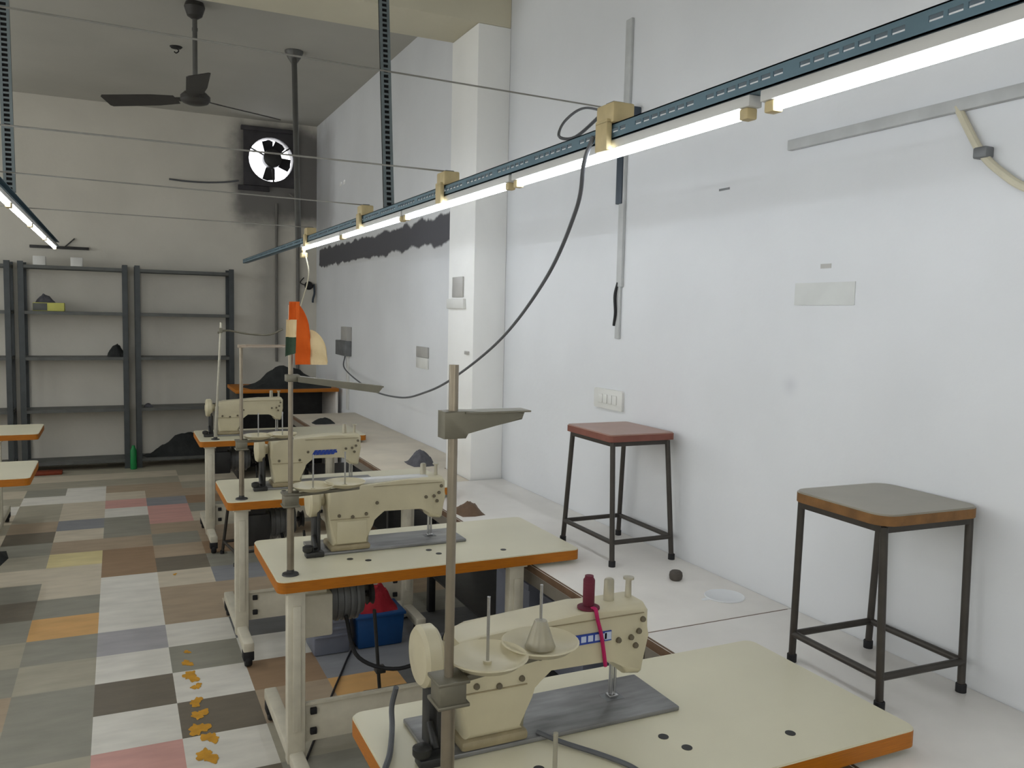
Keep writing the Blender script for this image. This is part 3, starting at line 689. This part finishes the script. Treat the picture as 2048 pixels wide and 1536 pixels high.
tl = make_tube('tube light nearest the camera, at the upper right edge of the photo', GR); tl.location = (1.24, .213, 2.144)
for y, lb in ((1.437, 'second tube light on the right rail, over the nearest table'), (2.648, 'third tube light on the right rail, crossing in front of the pillar'),
              (3.86, 'fourth tube light on the right rail, near the slotted hanger'), (5.065, 'last lit tube light on the right rail, farthest from the camera'),
              (-.98, 'added fill tube light on the right rail behind the camera')):  # the tube behind the camera is added as fill light
    dup(tl, (1.24, y, 2.144), lb)
GL = 'white tube lights along the left rail'
for y, lb in ((7.5, 'farthest tube light on the left rail, ending above the racks'), (6.3, 'tube light on the left rail, second from its far end'), (5.1, 'tube light on the left rail touching the left photo edge'),
              (3.9, 'added fill tube light on the left rail outside the frame, third table length'), (2.7, 'added fill tube light on the left rail outside the frame, beside the camera'), (1.5, 'added fill tube light on the left rail outside the frame, nearest the camera')):  # the tubes outside the frame are added as fill light
    o = dup(tl, (-.5, y, 2.207), lb); o['group'] = GL
lr2 = make_rail('added fill-light rail over the far left side of the room, outside the frame', -2.3, -1.0, 9.0, 2.242, ((2, 2, .05), (6, 6, .05)))  # added unseen rail, it and its tubes only raise the room light
for i, y in enumerate((.6, 3.0, 5.4, 7.8)):
    o = dup(tl, (-2.3, y, 2.207), 'added fill tube light on the outer left rail, number %s from the camera side' % ('one', 'two', 'three', 'four')[i]); o['group'] = 'added fill tube lights along the outer left rail'
# socket boxes clamped on the rail, where wires arrive
for y, lb in ((2.0, 'large cream socket box clamped on the rail below the wall cable'), (3.28, 'cream socket box on the rail near the pillar'), (4.55, 'cream socket box on the rail just beyond the slotted hanger'), (6.0, 'cream socket box on the rail above the last lit tube')):
    t = thing('socket_box', lb, 'socket box', (1.24, y, ZR + .0415), 0, 'cream socket boxes on the light rail')
    b = MB(); b.box(-.034, .034, -.045, .045, 0, .055, .006); b.build('housing', 'socket', t)
    b = MB(); b.box(-.044, -.0275, -.03, .03, -.072, .004, .002); b.box(-.044, -.02, -.03, .03, .0, .01, .001); b.build('clip', 'socket', t)
    b = MB(); b.box(-.02, .02, -.02, .02, .055, .062, .003); b.build('cover', 'cast', t)
t = thing('socket_box', 'cream plug hanging below the far end of the last lit tube', 'socket box', (1.24, 6.22, 2.08))
b = MB(); b.box(-.022, .022, -.03, .03, 0, .035, .005); b.box(-.01, .01, -.01, .01, .035, .057, .002); b.build('housing', 'socket', t)
for y, z, zl, x1, lb in ((3.26, 2.62, 2.665, XR - .02, 'highest thin grey wire stretched across the room to the wall'), (3.28, 2.28, 2.29, 1.225, 'thin grey wire stretched across to the socket box near the pillar'),
                         (4.55, 2.28, 2.31, 1.225, 'thin grey wire stretched across to the socket box beyond the slotted hanger'), (6.0, 2.28, 2.29, 1.225, 'lowest thin grey wire stretched across above the last lit tube')):
    b = MB(); P = [(x1 + (-3.3 - x1) * i / 14, y, z + (zl - z) * min(1, i / 7) - .02 * sin(pi * i / 14) * 0) for i in range(15)]
    b.tube(P, .0035, 6); tag(b.build('wire', 'wire'), lb, 'wire', 'thin wires stretched across the room')
# sagging power cable from wall box to rail
b = MB()
b.tube(bez([(1.208, 2.06, 2.2), (1.203, 2.1, 2.13), (1.266, 2.25, 2.021), (1.4, 2.7, 1.828), (1.544, 3.4, 1.586), (1.632, 4.2, 1.35), (1.722, 4.9, 1.207), (1.784, 5.6, 1.105), (1.905, 6.8, 1.054), (2.041, 8.2, 1.125), (2.09, 8.4, 1.25)], 10), .0065, 8)
tag(b.build('power_cable', 'cable'), 'long grey power cable sagging from the rail to the grey wall box', 'cable')
b = MB(); b.tube(bez([(2.09, 3.25, 2.611), (1.908, 3.12, 2.565), (1.659, 2.9, 2.508), (1.468, 2.7, 2.401), (1.334, 2.5, 2.294), (1.285, 2.3, 2.25), (1.24, 2.06, 2.27)], 8), .005, 6)
tag(b.build('looped_wire', 'cable'), 'looped black wire from the wall clamp to the large socket box', 'wire')
b = MB(); b.tube(bez([(1.24, 6.16, 2.1), (1.25, 6.1, 1.95), (1.24, 6.3, 1.75), (1.22, 6.6, 1.5)], 8), .005, 6)
b2 = tag(b.build('thin_cord', 'hose'), 'thin pale cord hanging from the plug at the last lit tube', 'cord')

# ------------------------------------------------------------------ ceiling fan
fn = thing('ceiling_fan', 'dark three-bladed ceiling fan on a long grey rod', 'ceiling fan', (.52, 6.4, 0))
b = MB(); b.lathe([(0, ZC), (.06, ZC), (.07, ZC - .03), (.05, ZC - .09), (.02, ZC - .11), (0, ZC - .11)], (0, 0, 0), 'Z', 24); b.build('canopy', 'fan', fn)
b = MB(); b.cyl((0, 0, 3.2), (0, 0, ZC - .08), .0165); b.cyl((0, 0, 3.62), (0, 0, 3.64), .02); b.build('down_rod', 'rod', fn)
b = MB(); b.lathe([(0, 3.115), (.05, 3.118), (.085, 3.13), (.1, 3.15), (.1, 3.175), (.075, 3.2), (.035, 3.215), (.03, 3.25), (0, 3.25)], (0, 0, 0), 'Z', 28); b.build('motor_housing', 'fan', fn)
for a in (147, 27, -93):
    R = Matrix.Rotation(radians(a), 4, 'Z') @ Matrix.Rotation(radians(16), 4, 'X')
    b = MB(); P = [(.14, -.05), (.3, -.07), (.665, -.075), (.68, -.06), (.68, .06), (.665, .075), (.3, .07), (.14, .05)]
    b.prism(P, -.003, .003, 'XY', 0); bmesh.ops.transform(b.b, matrix=Matrix.Translation((0, 0, 3.155)) @ R, verts=b.b.verts)
    bl = b.build('blade', 'fan', fn)
    b = MB(); b.box(.08, .2, -.025, .025, -.006, .0, .002); bmesh.ops.transform(b.b, matrix=Matrix.Translation((0, 0, 3.16)) @ R, verts=b.b.verts); b.build('blade_iron', 'fan', bl)
b = MB(); b.lathe([(0, 0), (.05, 0), (.04, -.012), (0, -.014)], (0, 0, 0), 'Z', 14); b.tube(bez([(0, 0, -.01), (.02, 0, -.03), (0, 0, -.05), (-.015, 0, -.04)], 5), .005, 6)
tag(b.build('ceiling_hook', 'black', None, (.467, 7.52, ZC)), 'small black hook on the ceiling beyond the fan rod', 'hook')

# ------------------------------------------------------------------ exhaust fan in the far wall
ex = thing('exhaust_fan', 'dark exhaust fan in a round wall opening with bright daylight behind', 'exhaust fan', (hx, YF, hz))
b = MB(); A = 32
for yy in (-.03, 0):
    for i in range(A):
        j = (i + 1) % A; s1, s2 = sqr(2 * pi * i / A, .3), sqr(2 * pi * j / A, .3)
        b.poly([(ring[i][0] - hx, yy, ring[i][1] - hz), (ring[j][0] - hx, yy, ring[j][1] - hz), (s2[0] - hx, yy, s2[1] - hz), (s1[0] - hx, yy, s1[1] - hz)])
for i in range(A):
    j = (i + 1) % A; s1, s2 = sqr(2 * pi * i / A, .3), sqr(2 * pi * j / A, .3)
    b.poly([(s1[0] - hx, -.03, s1[1] - hz), (s2[0] - hx, -.03, s2[1] - hz), (s2[0] - hx, 0, s2[1] - hz), (s1[0] - hx, 0, s1[1] - hz)])
    b.poly([(ring[i][0] - hx, -.03, ring[i][1] - hz), (ring[j][0] - hx, -.03, ring[j][1] - hz), (ring[j][0] - hx, 0, ring[j][1] - hz), (ring[i][0] - hx, 0, ring[i][1] - hz)])
b.build('frame_board', 'soot', ex)
b = MB(); b.lathe([(0, -.14), (.07, -.14), (.1, -.12), (.105, -.03), (.07, .0), (.03, .02), (.03, .05), (0, .05)], (0, 0, 0), 'Y', 22); b.build('motor', 'dark', ex)
b = MB()
for a in (35, 155, 275): b.bar((.06 * cos(radians(a)), -.04, .06 * sin(radians(a))), (.27 * cos(radians(a)), -.04, .27 * sin(radians(a))), .016, .012, (0, 1, 0))
b.build('mounting_arm', 'dark', ex)
for a in (62, 102, 268, 352):
    R = Matrix.Translation((0, .04, 0)) @ Matrix.Rotation(radians(-a), 4, 'Y') @ Matrix.Rotation(radians(24), 4, 'X')
    b = MB(); b.prism([(.02, -.02), (.1, -.055), (.21, -.085), (.228, -.03), (.215, .06), (.1, .055), (.02, .02)], -.002, .002, 'XZ'); bmesh.ops.transform(b.b, matrix=R, verts=b.b.verts)
    b.build('blade', 'black', ex)
b = MB(); b.box(-.33, .26, -.06, 0, .3, .345, .004); b.build('lintel', 'soot', ex)
b = MB(); b.box(-.36, -.02, -.035, 0, -.36, -.305, .004); b.build('sill_bar', 'soot', ex)
# wall pipes and fixings beside the exhaust fan
b = MB(); b.tube([(0, 0, 1.0), (0, 0, 2.95)], .02, 12); b.tube([(-.24, .005, 1.1), (-.24, .005, 2.9)], .014, 10); b.tube([(0, 0, 2.95), (-.1, 0, 3.02)], .014, 8)
tag(b.build('wall_pipe', mat('grimy_pipe', (116, 114, 110), .6), None, (1.9, YF - .022, 0)), 'grimy vertical pipe on the far wall below the exhaust fan', 'pipe')
b = MB(); b.lathe([(0, -.05), (.03, -.05), (.045, -.03), (.05, 0), (0, 0)], (0, 0, 0), 'Y', 18); b.tube(bez([(-.04, -.03, .0), (-.1, -.02, .03), (-.06, -.02, .09)], 5), .006, 6)
tag(b.build('wall_socket', 'black', None, (2.03, YF, 1.985)), 'round black fixture on the far wall above the flag', 'fixture')
b = MB(); b.tube(bez([(0, 0, .05), (0, -.02, -.05), (-.02, -.04, -.12), (-.02, -.03, -.16)], 6), .012, 8)
tag(b.build('wall_hook', 'condd', None, (2.09, YF - .01, 1.95)), 'dark hook in the far corner right of the round fixture', 'hook')
b = MB(); b.tube(bez([(1.25, YF - .02, 3.12), (1.1, YF - .02, 3.09), (.9, YF - .02, 3.07), (.7, YF - .02, 3.065), (.53, YF - .01, 3.075)], 6), .009, 8)
tag(b.build('fan_cable', 'cable'), 'thin dark cable running left from the exhaust fan on the far wall', 'cable')
b = MB(); b.box(-.27, .27, -.04, 0, -.014, .014, .003); b.bar((.05, -.02, .01), (.14, -.02, .1), .012, .012)
tag(b.build('wall_bracket', 'dark', None, (-.525, YF, 2.285)), 'dark bracket bar on the far wall behind the left tubes', 'bracket')

# ------------------------------------------------------------------ fixtures on the right wall and pillar
def onwall(name, label, cat, y0, y1, z0, z1, mt, d=.012, bev=.002, x=XR, group=None):
    b = MB(); b.box(-d, 0, -(y1 - y0) / 2, (y1 - y0) / 2, -(z1 - z0) / 2, (z1 - z0) / 2, bev)
    return tag(b.build(name, mt, None, (x, (y0 + y1) / 2, (z0 + z1) / 2)), label, cat, group)
sp = thing('switch_plate', 'white switch plate on the wall above the red-brown stool', 'switch', (XR, 3.385, 1.31))
b = MB(); b.prism(rrect(-.125, .125, -.047, .047, .01), -.014, 0, 'YZ', .003); b.build('plate', 'plate', sp)
for i in range(4):
    b = MB(); b.box(-.019, -.014, -.082 + .042 * i, -.044 + .042 * i, -.022, .022, .003); b.build('switch', 'plate', sp)
cn = thing('wall_conduit', 'grey cable conduit running down the wall behind the light rail', 'conduit', (XR, 3.31, 0))
b = MB(); b.box(-.014, 0, -.028, .02, 2.62, 3.04, .002); b.box(-.016, 0, -.012, .03, 1.84, 2.6, .002); b.build('casing', 'cond', cn)
b = MB(); b.box(-.022, 0, -.0, .05, 2.22, 2.5, .003); b.build('dark_sleeve', 'condd', cn)
b = MB(); b.box(-.012, 0, .0, .035, 1.6, 1.84, .002); b.build('lower_casing', 'cond', cn)
b = MB(); b.tube(bez([(-.012, .02, 1.86), (-.02, .03, 1.8), (-.018, .025, 1.72), (-.014, .04, 1.66)], 6), .007, 8); b.build('loose_end', 'black', cn)
b = MB(); b.box(-.04, 0, -.05, .05, -.02, .02, .005); b.tube(bez([(-.03, .05, 0), (-.03, .1, .0), (-.03, .14, .01)], 5), .005, 6)
tag(b.build('wall_clamp', 'condd', None, (XR, 3.25, 2.612)), 'dark clamp on the wall where the highest wire ends', 'clamp')
onwall('cable_duct', 'long pale cable duct on the wall below the nearest tube light', 'duct', .3, 2.26, 2.285, 2.32, 'cond', .022)
onwall('paper_notice', 'faded grey paper strip stuck on the bare wall', 'paper', 1.95, 2.21, 1.755, 1.83, 'paper', .003, 0)
onwall('wall_mark', 'small grey peeled patch on the wall above the paper strip', 'patch', 2.055, 2.1, 1.876, 1.891, 'plateg', .002, 0)
onwall('wall_slot', 'tiny dark slot in the wall right of the conduit', 'slot', 2.58, 2.64, 2.195, 2.203, 'cast', .003, 0)
b = MB(); b.tube(bez([(-.012, 1.62, 2.3), (-.014, 1.58, 2.23), (-.016, 1.535, 2.16), (-.016, 1.48, 2.105), (-.016, 1.4, 2.05), (-.016, 1.25, 2.0)], 8), .011, 10)
hs = tag(b.build('wall_hose', 'hose', None, (XR, 0, 0)), 'pale yellowed hose curving down the wall at right edge', 'hose')
b = MB(); b.box(-.034, 0, 1.51, 1.55, 2.145, 2.175, .005); b.build('hose_clip', 'cast', hs)
wb = thing('wall_box', 'grey electrical box on the wall behind the flag', 'electrical box', (XR, 8.45, 1.37))
b = MB(); b.box(-.07, 0, -.2, .2, -.12, .03, .005); b.build('lower_box', 'cast', wb)
b = MB(); b.box(-.05, 0, -.2, .05, .03, .17, .004); b.build('upper_box', 'plateg', wb)
b = MB(); b.box(-.02, 0, -.12, -.06, -.67, -.12, .003); b.build('conduit', 'plate', wb)
t = thing('switch_plate', 'grey and white double plate on the wall left of the pillar', 'switch', (XR, 6.08, 1.36))
b = MB(); b.box(-.016, 0, -.13, .13, 0, .08, .003); b.build('upper_plate', 'plateg', t)
b = MB(); b.box(-.016, 0, -.13, .13, -.085, -.002, .003); b.build('lower_plate', 'plate', t)
t = thing('switch_plate', 'grey plate over a white box on the side of the pillar', 'switch', (1.912, 4.84, 1.86))
b = MB(); b.box(-.012, 0, -.085, .085, -.06, .065, .003); b.build('upper_plate', 'plateg', t)
b = MB(); b.box(-.02, 0, -.12, .16, -.13, -.07, .003); b.build('lower_box', 'plate', t)
onwall('wall_plug', 'tiny grey plug on the pillar edge below the plates', 'plug', 4.65, 4.7, 1.455, 1.475, 'plateg', .014, .002, 1.912)
for y, lb in ((8.75, 'left one of two tiny white stickers high on the wall'), (8.6, 'right one of two tiny white stickers high on the wall')):
    onwall('sticker', lb, 'sticker', y - .04, y + .04, 2.99, 3.03, 'plate', .002, 0, XR, 'tiny white stickers on the wall')
